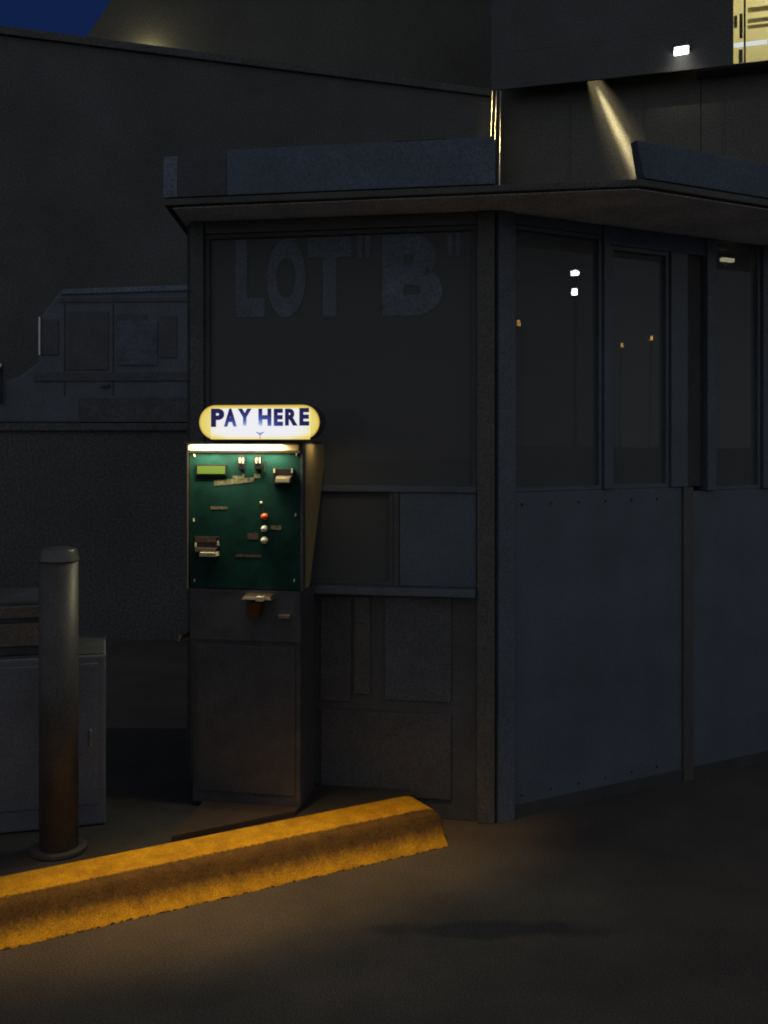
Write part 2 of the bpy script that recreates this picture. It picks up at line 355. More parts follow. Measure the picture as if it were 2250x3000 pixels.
prof = [(.0, ISL), (-.150, ISL), (-.172, ISL-.002), (-.187, ISL-.007), (-.197, ISL-.018), (-.204, .085), (-.213, .065), (-.226, .043), (-.243, .022), (-.262, .005), (-.268, -.01), (0, -.01)]
kb = bmesh.new(); rings = []
xs = [-6.5 + i*.05 for i in range(0, 70)] + [-3.0 + i*.0145 for i in range(0, 200)] + [-.10]
rr = random.Random(3); chip = [0.0]
for _ in range(400): chip.append(max(-.007, min(.009, chip[-1]*.72 + rr.uniform(-.0045, .0050))))
for i, x in enumerate(xs): rings.append([kb.verts.new((x, y + (chip[i]*(.6 if j == 9 else .35 if j in (7, 8) else .15) if 2 < j < 10 else 0), z)) for j, (y, z) in enumerate(prof)])
# rounded, raked nose
for k, (dx, s) in enumerate(((.055, .0), (.0, .0))): pass
def nose_ring(adv, drop):
    out_ = []
    for j, (y, z) in enumerate(prof):
        zz = max(z, 0) ; out_.append(kb.verts.new((-.10 + adv - .015*(ISL-zz)/ISL, y, z - drop*(zz/ISL))))
    return out_
for a_, d_ in ((.04, .001), (.062, .004), (.080, .010), (.093, .020), (.10, .034)): rings.append(nose_ring(a_, d_))
for i in range(len(rings)-1):
    for j in range(len(prof)-1): kb.faces.new((rings[i][j], rings[i+1][j], rings[i+1][j+1], rings[i][j+1]))
kb.faces.new(rings[-1]); kb.faces.new(rings[0][::-1])
mk = MB(); mk.bm.free(); mk.bm = kb
kerb = mk.build('yellow_kerb', M['kerb'], loc=KE, rz=KA, smooth=True)
for p in kerb.data.polygons:
    if len(p.vertices) > 4: p.use_smooth = False
tag(kerb, 'yellow painted concrete kerb with scuffed dark face along the island edge', 'kerb')

# ================================================================== PAY STATION
A10 = R(-10)
PY = 4.0
PL = Vector(((719-1125)/F*PY, PY, ISL)); pf = Frame(PL, A10)
ps = thing('pay_station', 'lit green pay station with glowing yellow sign reading PAY HERE, behind the yellow kerb', 'pay machine', PL, A10)
xl, xr, zb, zt = pf.r(553, 1300, 885, 1728)
def P(name, mb, m, parent=None, **k): return mb.build(name, m, parent or ps, **k)
# side depths read from the tapering right flank
dt = pf.x(957, 1300, xr)[0]; db = pf.x(906, 1728, xr)[0]
dt = min(dt, .42); db = max(.05, min(db, .3))
de = pf.x(905, 1400, xr)[0] * .5
# housing core
P('cabinet', MB().prism_x([(.012, zb), (db, zb), (dt, zt), (.012, zt)], xl+.004, xr-.006), M['black'], bevel=.003)
P('side_panel', MB().prism_x([(.045, zb+.004), (db, zb+.004), (dt, zt-.003), (.045, zt-.003)], xr-.005, xr+.001), M['beige'])
P('side_trim', MB().box(xr-.006, xr+.004, -.002, .040, zb, zt), M['black'], bevel=.0015)
# folded front edges
P('edge_strip', MB().box(xl-.003, xl+.003, -.012, .03, zb, zt-.002), M['brass'])
panel = P('front_panel', MB().box(xl+.005, xr-.006, -.002, .010, zb+.004, zt-.034), M['green'], bevel=.001)
# lower cabinet, slightly set back and rusty-black
P('pedestal', MB().box(xl+.01, xr-.01, .012, .24, .012, zb-.004), M['black'], bevel=.006)
P('access_door', MB().box(xl+.03, xr-.03, .006, .014, .06, zb-.22), M['black'], bevel=.003)
P('lower_panel', MB().box(xl+.006, xr-.007, .0, .010, zb-.20, zb), M['black'], bevel=.002)
# lamp trough under the sign
x0, x1, z0, z1 = pf.r(556, 1299, 884, 1322, -.03)
P('lamp_hood', MB().prism_x([(-.050, z1-.001), (-.046, z1+.008), (.30, z1+.006), (.30, z1-.002), (-.02, z1-.003)], xl-.002, xr+.0), M['black'])
def trough_mat():
    m = bpy.data.materials.new('lit lamp diffuser'); m.use_nodes = True; t = m.node_tree; b = t.nodes['Principled BSDF']
    N = t.nodes.new; L = t.links.new
    co = N('ShaderNodeTexCoord'); sp = N('ShaderNodeSeparateXYZ'); L(co.outputs['Object'], sp.inputs[0])
    r = N('ShaderNodeValToRGB'); mp = N('ShaderNodeMapRange'); mp.inputs['From Min'].default_value = xl; mp.inputs['From Max'].default_value = xr
    L(sp.outputs['X'], mp.inputs['Value']); L(mp.outputs[0], r.inputs['Fac'])
    e = r.color_ramp.elements; e[0].position = 0; e[0].color = (.85, .62, .30, 1); e[1].position = 1; e[1].color = (.06, .035, .008, 1)
    for p_, c_ in ((.14, (.95, .85, .62, 1)), (.35, (.86, .86, .92, 1)), (.66, (.86, .84, .84, 1)), (.80, (.80, .60, .22, 1)), (.92, (.34, .20, .05, 1))):
        q = e.new(p_); q.color = c_
    b.inputs['Base Color'].default_value = (.3, .25, .15, 1)
    L(r.outputs['Color'], b.inputs['Emission Color']); b.inputs['Emission Strength'].default_value = 1.0
    return m
P('lamp_tube', MB().box(xl+.004, xr-.012, -.018, -.004, zt-.026, zt-.004), trough_mat(), bevel=.004)
P('lamp_ledge', MB().box(xl+.004, xr-.008, -.006, .010, zt-.036, zt-.026), mat('cream enamel ledge', (.75, .66, .38), .5))
lp = lamp('pay_station_lamp', 'AREA', (0, 0, 0), 3.8, (1.0, .93, .62), shape='RECTANGLE', size=(xr-xl)*.8, size_y=.015, spread=R(170))
lp.parent = ps; lp.location = (xl*.56+xr*.44, -.034, zt-.003)
lp.rotation_euler = (R(6), 0, 0)
lq = lamp('flank_fill_light', 'AREA', (0, 0, 0), .10, (1.0, .84, .45), shape='RECTANGLE', size=.02, size_y=.10, spread=R(170))
lq.parent = ps; lq.location = (xr+.030, .13, zt+.012); lq.rotation_euler = (0, R(-8), 0)
# the second area light is added to brighten the beige flank
# ---- sign
SY = -.075
sx0, sx1, sz0, sz1 = pf.r(583, 1185, 938, 1289, SY)
def stadium(a, b, c, d, n=14, e=1.0):
    r_ = (d-c)/2; rx = r_*e; pts = []
    for i in range(n+1):
        t_ = -math.pi/2 + math.pi*i/n; pts.append((b-rx + rx*math.cos(t_), (c+d)/2 + r_*math.sin(t_)))
    for i in range(n+1):
        t_ = math.pi/2 + math.pi*i/n; pts.append((a+rx + rx*math.cos(t_), (c+d)/2 + r_*math.sin(t_)))
    return pts
def sign_mat(white):
    m = bpy.data.materials.new('lit sign white field' if white else 'lit sign yellow shell'); m.use_nodes = True; t = m.node_tree; b = t.nodes['Principled BSDF']
    N = t.nodes.new; L = t.links.new
    co = N('ShaderNodeTexCoord'); sp = N('ShaderNodeSeparateXYZ'); L(co.outputs['Object'], sp.inputs[0])
    cx, cz = (sx0+sx1)/2, (sz0+sz1)/2
    ax = N('ShaderNodeMath'); ax.operation = 'SUBTRACT'; ax.inputs[1].default_value = cx; L(sp.outputs['X'], ax.inputs[0])
    ab = N('ShaderNodeMath'); ab.operation = 'ABSOLUTE'; L(ax.outputs[0], ab.inputs[0])
    hz = (sz1-sz0)/2; hx = (sx1-sx0)/2
    # distance inside the stadium rim
    mxx = N('ShaderNodeMath'); mxx.operation = 'SUBTRACT'; mxx.inputs[1].default_value = hx-hz; mxx.use_clamp = False; L(ab.outputs[0], mxx.inputs[0])
    m0 = N('ShaderNodeMath'); m0.operation = 'MAXIMUM'; m0.inputs[1].default_value = 0; L(mxx.outputs[0], m0.inputs[0])
    dz = N('ShaderNodeMath'); dz.operation = 'SUBTRACT'; dz.inputs[1].default_value = cz; L(sp.outputs['Z'], dz.inputs[0])
    cb = N('ShaderNodeCombineXYZ'); L(m0.outputs[0], cb.inputs[0]); L(dz.outputs[0], cb.inputs[1])
    ln = N('ShaderNodeVectorMath'); ln.operation = 'LENGTH'; L(cb.outputs[0], ln.inputs[0])
    if white:
        # tube behind the face: whiter towards the middle and the lower edge
        fx = N('ShaderNodeMapRange'); fx.inputs['From Min'].default_value = hx*.50; fx.inputs['From Max'].default_value = hx*.86; L(ab.outputs[0], fx.inputs['Value'])
        az = N('ShaderNodeMath'); az.operation = 'ABSOLUTE'; L(dz.outputs[0], az.inputs[0])
        fz = N('ShaderNodeMapRange'); fz.inputs['From Min'].default_value = hz*.62; fz.inputs['From Max'].default_value = hz*1.0; fz.inputs['To Max'].default_value = .9; L(az.outputs[0], fz.inputs['Value'])
        s_ = N('ShaderNodeMath'); s_.operation = 'MULTIPLY_ADD'; s_.inputs[1].default_value = .62; L(fx.outputs[0], s_.inputs[0]); L(fz.outputs[0], s_.inputs[2]); s_.use_clamp = True
        r = N('ShaderNodeValToRGB'); L(s_.outputs[0], r.inputs['Fac']); e = r.color_ramp.elements
        e[0].position = 0; e[0].color = (.83, .82, .87, 1); e[1].position = 1; e[1].color = (.78, .62, .14, 1)
        q = e.new(.35); q.color = (.84, .82, .78, 1); q = e.new(.7); q.color = (.84, .75, .38, 1)
    else:
        r = N('ShaderNodeValToRGB'); dv = N('ShaderNodeMath'); dv.operation = 'DIVIDE'; dv.inputs[1].default_value = hz; L(ln.outputs['Value'], dv.inputs[0]); L(dv.outputs[0], r.inputs['Fac'])
        e = r.color_ramp.elements; e[0].position = .2; e[0].color = (.80, .68, .22, 1); e[1].position = 1; e[1].color = (.36, .20, .015, 1)
        q = e.new(.82); q.color = (.76, .60, .12, 1); q = e.new(.92); q.color = (.66, .45, .05, 1)
    b.inputs['Base Color'].default_value = (.3, .3, .28, 1); b.inputs['Roughness'].default_value = .4
    L(r.outputs['Color'], b.inputs['Emission Color']); b.inputs['Emission Strength'].default_value = 1
    return m
P('sign_mount', MB().box(-.12, .12, -.03, .10, zt+.006, sz0+.02), M['black'])
sign = P('sign_box', MB().prism_y(stadium(sx0, sx1, sz0, sz1), SY, SY+.09), M['black'], bevel=0)
P('yellow_shell', MB().prism_y(stadium(sx0+.002, sx1-.002, sz0+.002, sz1-.002), SY-.003, SY-.0005), sign_mat(False), sign)
wx0, wx1, wz0, wz1 = pf.r(617, 1196, 908, 1287, SY-.005)
P('white_field', MB().box(wx0, wx1, SY-.0048, SY-.0032, wz0, wz1), sign_mat(True), sign)
def ink_mat():
    m = bpy.data.materials.new('navy letters with glow wash'); m.use_nodes = True; t = m.node_tree; b = t.nodes['Principled BSDF']
    N = t.nodes.new; L = t.links.new
    co = N('ShaderNodeTexCoord'); ob = N('ShaderNodeVectorMath'); ob.operation = 'SUBTRACT'
    ox, oz = pf.y(738, 1268, SY); ob.inputs[1].default_value = (ox, SY, oz); L(co.outputs['Object'], ob.inputs[0])
    sc_ = N('ShaderNodeVectorMath'); sc_.operation = 'MULTIPLY'; sc_.inputs[1].default_value = (1/.19, 0, 1/.105); L(ob.outputs[0], sc_.inputs[0])
    nz = N('ShaderNodeTexNoise'); nz.inputs['Scale'].default_value = 30; nz.inputs['Detail'].default_value = 4; L(co.outputs['Object'], nz.inputs['Vector'])
    ln = N('ShaderNodeVectorMath'); ln.operation = 'LENGTH'; L(sc_.outputs[0], ln.inputs[0])
    ad = N('ShaderNodeMath'); ad.operation = 'MULTIPLY_ADD'; ad.inputs[1].default_value = .35; L(nz.outputs['Fac'], ad.inputs[0]); L(ln.outputs['Value'], ad.inputs[2])
    r = N('ShaderNodeValToRGB'); L(ad.outputs[0], r.inputs['Fac']); e = r.color_ramp.elements  # sign glow washing over the letters is put into their emission
    e[0].position = .42; e[0].color = (.70, .74, .86, 1); e[1].position = 1.0; e[1].color = (.012, .012, .075, 1)
    q = e.new(.55); q.color = (.20, .32, .62, 1); q = e.new(.72); q.color = (.05, .09, .34, 1); q = e.new(.88); q.color = (.025, .03, .16, 1)
    b.inputs['Base Color'].default_value = (.01, .01, .04, 1); L(r.outputs['Color'], b.inputs['Emission Color']); b.inputs['Emission Strength'].default_value = 1
    return m
ink = ink_mat()
def gl(ch, a, b_, t_, u_): return (ch,) + pf.r(a, t_, b_, u_, SY-.006)
its = [gl('P', 618, 657, 1197, 1251), gl('A', 656, 694, 1197, 1250), gl('Y', 697, 737, 1197, 1248), gl('H', 757, 795, 1197, 1248),
       gl('E', 802, 829, 1197, 1248), gl('R', 835, 872, 1197, 1247), gl('E', 877, 906, 1195, 1247)]
P('lettering', glyphs(its, SY-.0066, .0016, .055), ink, sign)
a0 = pf.y(747, 1264, SY-.006); a1 = pf.y(777, 1264, SY-.006); a2 = pf.y(762, 1276, SY-.006); a3 = pf.y(762, 1268, SY-.006)
P('arrow_mark', MB().prism_y([a0, a2, a1, a3], SY-.0066, SY-.005), emit('pale blue arrow', (.20, .30, .58), 1), sign)
a4 = pf.y(760.6, 1277, SY-.006); a5 = pf.y(763.4, 1286, SY-.006)
P('arrow_stem', MB().box(a4[0], a5[0], SY-.0064, SY-.005, a5[1], a4[1]), emit('orange stem', (.62, .34, .12), 1), sign)
# ---- panel fittings (all on the green plate, y = -.002 is its face)
YF = -.002
def pbox(name, px, m, y0, y1, parent=panel, bevel=0, seg=2):
    a, b_, c, d = pf.r(*px, y0); return MB().box(a, b_, y0, y1, c, d).build(name, m, parent, bevel=bevel, seg=seg)
scr = pbox('display_bezel', (572, 1360, 664, 1394), M['rubber'], -.008, YF, bevel=.002)
pbox('screen', (578, 1365, 659, 1388), emit('green backlit display', (.17, .29, .003), 1.0), -.0095, -.0082, scr)
for a, b_ in ((697, 716), (745, 765)):
    s = pbox('slot_guide', (a, 1335, b_, 1376), M['rubber'], -.016, YF, bevel=.003)
    pbox('guide_rail', (a+3, 1342, a+7, 1358), M['lug'], -.024, -.0162, s, bevel=.002)
    pbox('guide_rail', (b_-7, 1342, b_-3, 1358), M['lug'], -.024, -.0162, s, bevel=.002)
# printed instruction patches
pbox('instruction_label', (682, 1394, 708, 1406), M['label'], -.0030, YF)
pbox('instruction_label', (708, 1389, 716, 1407), M['label'], -.0030, YF)
pbox('instruction_label', (744, 1388, 762, 1400), M['label'], -.0030, YF)
a0 = pf.y(625, 1408, -.004); a1 = pf.y(745, 1398, -.004); a2 = pf.y(742, 1412, -.004); a3 = pf.y(628, 1424, -.004)
MB().prism_y([a3, a2, a1, a0], -.0029, YF).build('instruction_strip', M['label'], panel)
pbox('instruction_label', (617, 1484, 666, 1492), M['label'], -.0029, YF)
pbox('instruction_label', (725, 1562, 757, 1580), M['label_dark'], -.0029, YF)
pbox('instruction_label', (792, 1540, 824, 1552), M['label'], -.0029, YF)
pbox('instruction_label', (690, 1625, 765, 1632), M['label_dark'], -.0029, YF)
# bill reader on the right: frame, two side lugs, snout
br = pbox('bill_reader', (800, 1372, 858, 1420), M['rubber'], -.016, YF, bevel=.003)
pbox('side_lug', (801, 1373, 805, 1385), M['lug'], -.022, -.0162, br)
pbox('side_lug', (853, 1373, 857, 1385), M['lug'], -.022, -.0162, br)
b0 = pf.r(810, 1394, 852, 1416, -.03)
MB().hexa([(b0[0], -.050, b0[2]+.004), (b0[1], -.050, b0[2]+.004), (b0[1]+.004, -.0165, b0[2]), (b0[0]-.004, -.0165, b0[2]),
           (b0[0], -.044, b0[3]-.008), (b0[1], -.044, b0[3]-.008), (b0[1]+.004, -.0165, b0[3]), (b0[0]-.004, -.0165, b0[3])]).build('reader_snout', M['brass'], br, bevel=.003)
# three push buttons in a column
for i, (cy, m_) in enumerate(((1514, M['red']), (1549, M['cream']), (1583, M['cream']))):
    cx_, cz_ = pf.y(774, cy, -.01)
    MB().tube((cx_, YF, cz_), (cx_, -.006, cz_), .0145, .0135).build('button_collar', M['steel'], panel, smooth=False)
    bt = MB().tube((cx_, -.0055, cz_), (cx_, -.013, cz_), .0125).dome((cx_, -.0128, cz_), .0125, flat=.9).build('push_button', m_, panel, smooth=True)
    if i == 0: bt['label'] = 'red push button'
cx_, cz_ = pf.y(764, 1473, -.005); MB().dome((cx_, YF, cz_), .005).build('indicator', M['lug'], panel, smooth=True)
# ticket reader lower left
tr_ = pbox('ticket_reader', (568, 1572, 642, 1606), M['rubber'], -.014, YF, bevel=.003)
pbox('side_lug', (570, 1590, 574, 1602), M['lug'], -.020, -.0142, tr_)
pbox('side_lug', (636, 1586, 640, 1598), M['lug'], -.020, -.0142, tr_)
pbox('label_strip', (572, 1573, 632, 1588), M['label_dark'], -.0156, -.0142, tr_)
tk = pbox('ticket_tray', (571, 1606, 633, 1617), M['brass'], -.034, YF, bevel=.001)
for i in range(3):
    a, b_, c, d = pf.r(588, 1618+i*4.2, 635, 1620.4+i*4.2, -.03); MB().box(a, b_, -.046, YF, c, d).build('tray_rib', M['lug'], panel)  # the tray's bright glint is put into the pale ribs
# coach screws at the plate's rim, drawn as pale upright glints
for px, py in ((570, 1333), (869, 1330), (568, 1523), (866, 1508), (862, 1700), (570, 1700)):
    cx_, cz_ = pf.y(px, py, -.004); MB().box(cx_-.0016, cx_+.0016, -.008, YF, cz_-.006, cz_+.005).build('screw', M['lug'], panel)
cx_, cz_ = pf.y(777, 1350, 0)
MB().box(cx_-.0012, cx_+.0012, -.010, YF, cz_-.045, cz_+.002).build('wire_stay', M['brass'], panel)
# change cup with flap on the lower panel
c0 = pf.r(706, 1744, 796, 1758, -.05)
cup = MB().hexa([(c0[0], -.050, c0[2]), (c0[1], -.050, c0[2]), (c0[1], .0, c0[2]-.004), (c0[0], 0, c0[2]-.004),
                 (c0[0]+.01, -.046, c0[3]-.006), (c0[1]-.01, -.046, c0[3]-.006), (c0[1]-.005, 0, c0[3]), (c0[0]+.005, 0, c0[3])]).build('change_cup', M['brass'], ps, bevel=.004)
c1 = pf.r(753, 1749, 774, 1760, -.056)
MB().box(c1[0], c1[1], -.075, -.0505, c1[2], c1[3]+.003).build('cup_lip', M['lug'], cup, bevel=.002)
c2 = pf.r(728, 1762, 768, 1806, -.02)
MB().hexa([(c2[0], -.030, c2[2]), (c2[1]-.01, -.030, c2[2]), (c2[1]-.01, 0, c2[2]), (c2[0], 0, c2[2]),
           (c2[0]+.005, -.045, c2[3]), (c2[1], -.045, c2[3]), (c2[1], 0, c2[3]), (c2[0]+.005, 0, c2[3])]).build('cup_body', mat('orange lit cup metal', (.13, .06, .02), .4, metal=.6), cup, bevel=.004)  # orange light on the cup is put into its colour
c3 = pf.r(816, 1801, 850, 1812, -.01); lk = MB().box(c3[0], c3[1], -.014, .0, c3[2], c3[3]).build('lock_plate', M['brass'], ps, bevel=.002)
cx_, cz_ = pf.y(821, 1806, -.02); MB().tube((cx_, -.014, cz_), (cx_, -.020, cz_), .006).build('lock_barrel', M['steel'], lk)
# a small hasp on the left edge of the pedestal
c4 = pf.r(524, 1860, 532, 1877, .0); MB().hexa([(c4[0]-.004, -.006, c4[2]), (c4[1]-.004, -.006, c4[2]), (c4[1]-.004, .10, c4[2]), (c4[0]-.004, .10, c4[2]),
     (c4[0]+.004, -.006, c4[3]), (c4[1]+.004, -.006, c4[3]), (c4[1]+.004, .10, c4[3]), (c4[0]+.004, .10, c4[3])]).build('hasp', M['brass'], ps)
MB().box(c4[0]-.002, xl+.012, .09, .11, c4[2]-.004, c4[3]+.002).build('hasp_bracket', M['black'], ps)
# concrete pad the machine is bolted to: its front follows the kerb
def kl(x, y): 
    v = kf.m @ Vector((x, y, 0)); v = pf.i @ Vector((v.x, v.y, ISL)); return (v.x, v.y)
def isl_px(px, py, z):
    Y = F*(CAM_H-z)/(py-HOR); v = pf.i @ Vector(((px-1125)/F*Y, Y, z)); return (v.x, v.y)
p1 = isl_px(502, 2449, ISL+.018); p2 = isl_px(866, 2375, ISL+.018)
tag(MB().prism([p1, p2, (p2[0]+.02, .28), (p1[0]-.02, .28)], -.01, .018).build('base_pad', M['pad'], ps, bevel=.003), None)

# ================================================================== BOOTH
BC = Vector(((1450-1125)/F*4.18, 4.18, 0)); ff = Frame(BC, A10); A29 = R(29); sf = Frame(BC, A29)
booth = thing('parking_booth', 'dark windowed parking booth with blue roof boards behind the pay station', 'booth', BC, A10)
S_ = R(39)      # side wall turn relative to the front
ZT = 2.50; ZW = 2.448
def fb(name, px, m, y0, y1, par=booth, bevel=.002):
    a, b_, c, d = ff.r(*px, y0); return MB().box(a, b_, y0, y1, c, d).build(name, m, par, bevel=bevel)
lx = ff.y(562, 1200)[0]; wl0 = ff.y(600, 1200)[0]; wr0 = ff.y(1398, 1200)[0]
zs1 = ff.y(1100, 1424)[1]; zs2 = ff.y(1100, 1440)[1]; zc = ff.y(1100, 1716)[1]; zc2 = ff.y(1100, 1738)[1]
# posts
MB().box(lx, wl0, -.02, .06, .0, ZT-.005).build('front_post', M['booth_grey'], booth, bevel=.004)
MB().box(wr0, .0, -.02, .05, .0, ZT-.005).build('corner_post', M['booth_post'], booth, bevel=.006)
# front lower wall with battens and panels
MB().box(wl0, wr0, .0, .05, .0, zc2).build('front_wall', M['booth_grey'], booth, bevel=.003)
MB().box(wl0+.003, wr0-.003, -.07, .10, zc2+.002, zc).build('counter_ledge', M['booth_blue'], booth, bevel=.004)
for px in ((1128, 1748, 1322, 2052), (940, 1748, 1030, 2052), (940, 2085, 1322, 2330)):
    a, b_, c, d = ff.r(*px); MB().box(a, b_, -.010, -.0005, max(c, .06), d).build('wall_panel', M['booth_grey'] if px[0] == 940 else M['booth_light'], booth, bevel=.003)
a, b_, c, d = ff.r(1040, 1748, 1086, 2030); MB().box(a, b_, -.016, -.0005, c, d).build('batten', M['booth_post'], booth, bevel=.002)
# window frames & panes of the front
m1 = ff.y(1166, 1570)[0]
def window(par, x0, x1, z0, z1, fm, rz=0, t=.018, y0=.0, y1=.045, loc=(0, 0, 0), pane=True):
    mb = MB(); mb.box(x0, x1, y0, y1, z0, z0+t); mb.box(x0, x1, y0, y1, z1-t, z1); mb.box(x0, x0+t, y0, y1, z0+t, z1-t); mb.box(x1-t, x1, y0, y1, z0+t, z1-t)
    o = mb.build('window_frame', fm, par, rz=rz, loc=loc)
    if pane: MB().box(x0+t, x1-t, .018, .022, z0+t, z1-t).build('pane', M['glass'], o)
    return o
MB().box(wl0+.002, wr0-.002, -.006, .05, ZW-.004, ZT-.005).build('header', M['booth_post'], booth, bevel=.002)
wA = window(booth, wl0+.002, wr0-.002, zs2+.002, ZW-.007, M['booth_grey'])
window(booth, wl0+.002, m1-.02, zc+.002, zs1, M['booth_grey'])
MB().box(m1-.018, m1+.004, -.005, .045, zc+.002, zs1).build('mullion', M['booth_grey'], booth, bevel=.002)
MB().box(m1+.006, wr0-.004, .0, .04, zc+.002, zs1).build('solid_panel', M['booth_blue'], booth, bevel=.003)
MB().box(wl0+.003, wr0-.003, -.012, .05, zs1+.002, zs2).build('transom', M['booth_blue'], booth, bevel=.002)
# LOT "B" in film on the inside of the front glass
YL = .015
def lg(ch, a, b_, t_, u_): return (ch,) + ff.r(a, t_, b_, u_, YL)
its = [lg('L', 690, 775, 702, 930), lg('O', 782, 895, 700, 930), lg('T', 902, 1030, 696, 928), lg("'", 1046, 1062, 690, 755), lg("'", 1070, 1086, 689, 754),
       lg('B', 1120, 1296, 686, 925), lg("'", 1310, 1326, 684, 750), lg("'", 1334, 1350, 683, 749)]
glyphs(its, YL, .002, .055).build('lettering', M['letters'], wA)
# ---- side wall (local x runs along it); children turned by S_
def sbx(name, x0, x1, y0, y1, z0, z1, m, bevel=.003, par=booth): return MB().box(x0, x1, y0, y1, z0, z1).build(name, m, par, bevel=bevel, rz=S_ if par is booth else None)
def sx(px): return sf.y(px, 1200)[0]
sEnd = 2.3
zsill = sf.y(1600, 1440)[1]
sbx('corner_post', .006, sx(1500), -.02, .05, 0, ZT, M['booth_blue'])
zw2 = sf.y(1870, 728)[1]
sbx('side_wall', sx(1500), sx(1998), .0, .05, .0, zsill, M['booth_blue'])
sbx('wall_seam', sx(1998), sx(2026), -.012, .03, .0, zsill, M['booth_post'])
sbx('side_wall', sx(2026), sEnd, .0, .05, .0, zsill-.02, M['booth_blue'])
window(booth, sx(1502), sx(1764), zsill+.002, ZT-.05, M['booth_blue'], rz=S_)
sbx('header', sx(1502), sx(1764), -.004, .05, ZT-.048, ZT-.005, M['booth_blue'])
sbx('mullion', sx(1766), sx(1786), -.012, .05, zsill+.002, ZT-.005, M['booth_blue'])
window(booth, sx(1788), sx(1960), zsill+.002, zw2, M['booth_blue'], rz=S_)
sbx('header', sx(1788), sx(2070), -.004, .05, zw2+.002, ZT-.005, M['fascia'])
sbx('mullion', sx(1962), sx(2010), -.012, .05, zsill+.002, zw2, M['booth_blue'])
sbx('recess_panel', sx(2012), sx(2062), .01, .04, zsill+.002, zw2, M['booth_dark'])
sbx('door_post', sx(2064), sx(2090), -.02, .05, zsill-.018, ZT-.005, M['booth_blue'])
zw3 = sf.y(2180, 690)[1]
window(booth, sx(2092), sx(2228), zsill-.018, zw3, M['booth_blue'], rz=S_)
sbx('header', sx(2092), sx(2228), -.004, .05, zw3+.002, ZT-.005, M['booth_blue'])
sbx('mullion', sx(2230), sx(2300), -.015, .05, zsill-.018, ZT-.005, M['booth_blue'])
window(booth, sx(2300)+.002, sEnd, zsill-.018, ZT-.06, M['booth_blue'], rz=S_)
for k in range(11):
    for z_ in (.09, zsill-.05):
        x_ = sx(1500)+.05+k*.15
        if x_ < sx(1990): MB().dome((x_, -.001, z_), .006, n=10, m=4).build('rivet', M['booth_dark'], booth, rz=S_)
MB().box(sx(1502), sx(1996), -.006, -.0005, .0, .055).build('kick_strip', M['booth_dark'], booth, rz=S_, bevel=.001)
MB().box(sx(2028), sEnd-.01, -.006, -.0005, .0, .055).build('kick_strip', M['booth_dark'], booth, rz=S_, bevel=.001)
# back and far walls, floor inside
def w2b(x, y): v = ff.i @ Vector((x, y, 0)); return (v.x, v.y)
Pl = ff.m @ Vector((lx, .05, 0)); Pe = sf.m @ Vector((sEnd, .0, 0))
bk = [w2b(Pl.x, Pl.y), w2b(Pl.x+.25, 5.9), w2b(Pe.x, 6.2), w2b(Pe.x, Pe.y)]
mb = MB()
for i in range(3):
    p, q = Vector(bk[i]), Vector(bk[i+1]); d = (q-p).normalized(); n_ = Vector((-d.y, d.x))*.04
    mb.prism([tuple(p), tuple(q), tuple(q+n_), tuple(p+n_)], 0, ZT-.005)
mb.build('back_wall', M['booth_dark'], booth)
MB().prism([w2b(Pl.x+.05, Pl.y+.06), w2b(BC.x, BC.y+.09), w2b(Pe.x-.05, Pe.y+.02), w2b(Pe.x-.05, 6.1), w2b(Pl.x+.3, 5.8)], .0, .06).build('floor', M['booth_dark'], booth)
MB().box(wl0+.1, wr0-.05, .25, .75, .70, .74).build('desk', M['booth_dark'], booth)
# ---- roof
ZR = 2.53
def sl(px, Y): return w2b((px-1125)/F*Y, Y)
C1 = ((1880-1125)/F*3.79, 3.79); C0 = ((480-1125)/F*4.11, 4.11); d29 = (math.cos(A29), math.sin(A29))
C2 = (C1[0]+2.6*d29[0], C1[1]+2.6*d29[1])
roof = MB().prism([w2b(*C0), w2b(*C1), w2b(*C2), w2b(C2[0]-.4, 6.6), w2b(C0[0]-.1, 6.3)], ZT+.003, ZR).build('roof', M['roof'], booth, bevel=.006)
MB().prism([w2b(C0[0]+.03, C0[1]+.03), w2b(C1[0]-.01, C1[1]+.03), w2b(C2[0]-.03, C2[1]+.02), w2b(C2[0]-.42, 6.55), w2b(C0[0]-.05, 6.25)], ZT-.003, ZT+.001).build('soffit_board', M['soffit'], booth)
# front board: runs from px 480 to 1450 along the front eave; end piece of brighter blue, darker piece, then blue
v0 = Vector(C0); v1 = Vector(C1); ed = (v1-v0).normalized(); en = Vector((ed.y, -ed.x))
def eave_t(px):       # distance along the eave for a sight column
    k = (px-1125)/F; return (k*v0.y - v0.x)/(ed.x - k*ed.y)
def board(name, p0, p1, z0, z1, m, off=.004, th=.045, par=None):
    a = v0+ed*eave_t(p0)-en*(-off); b_ = v0+ed*eave_t(p1)-en*(-off); c = b_-en*th; d = a-en*th
    return MB().prism([w2b(*a), w2b(*b_), w2b(*c), w2b(*d)], z0, z1).build(name, m, booth, bevel=.003)
board('roof_board', 480, 521, ZR+.003, 2.697, M['truck_roof'])
board('roof_board', 522, 664, ZR+.003, 2.694, M['fascia_dark'])
board('roof_board', 665, 1449, ZR+.003, 2.712, M['fascia'])
board('board_trim', 1150, 1310, 2.713, 2.718, M['booth_post'], off=.006)
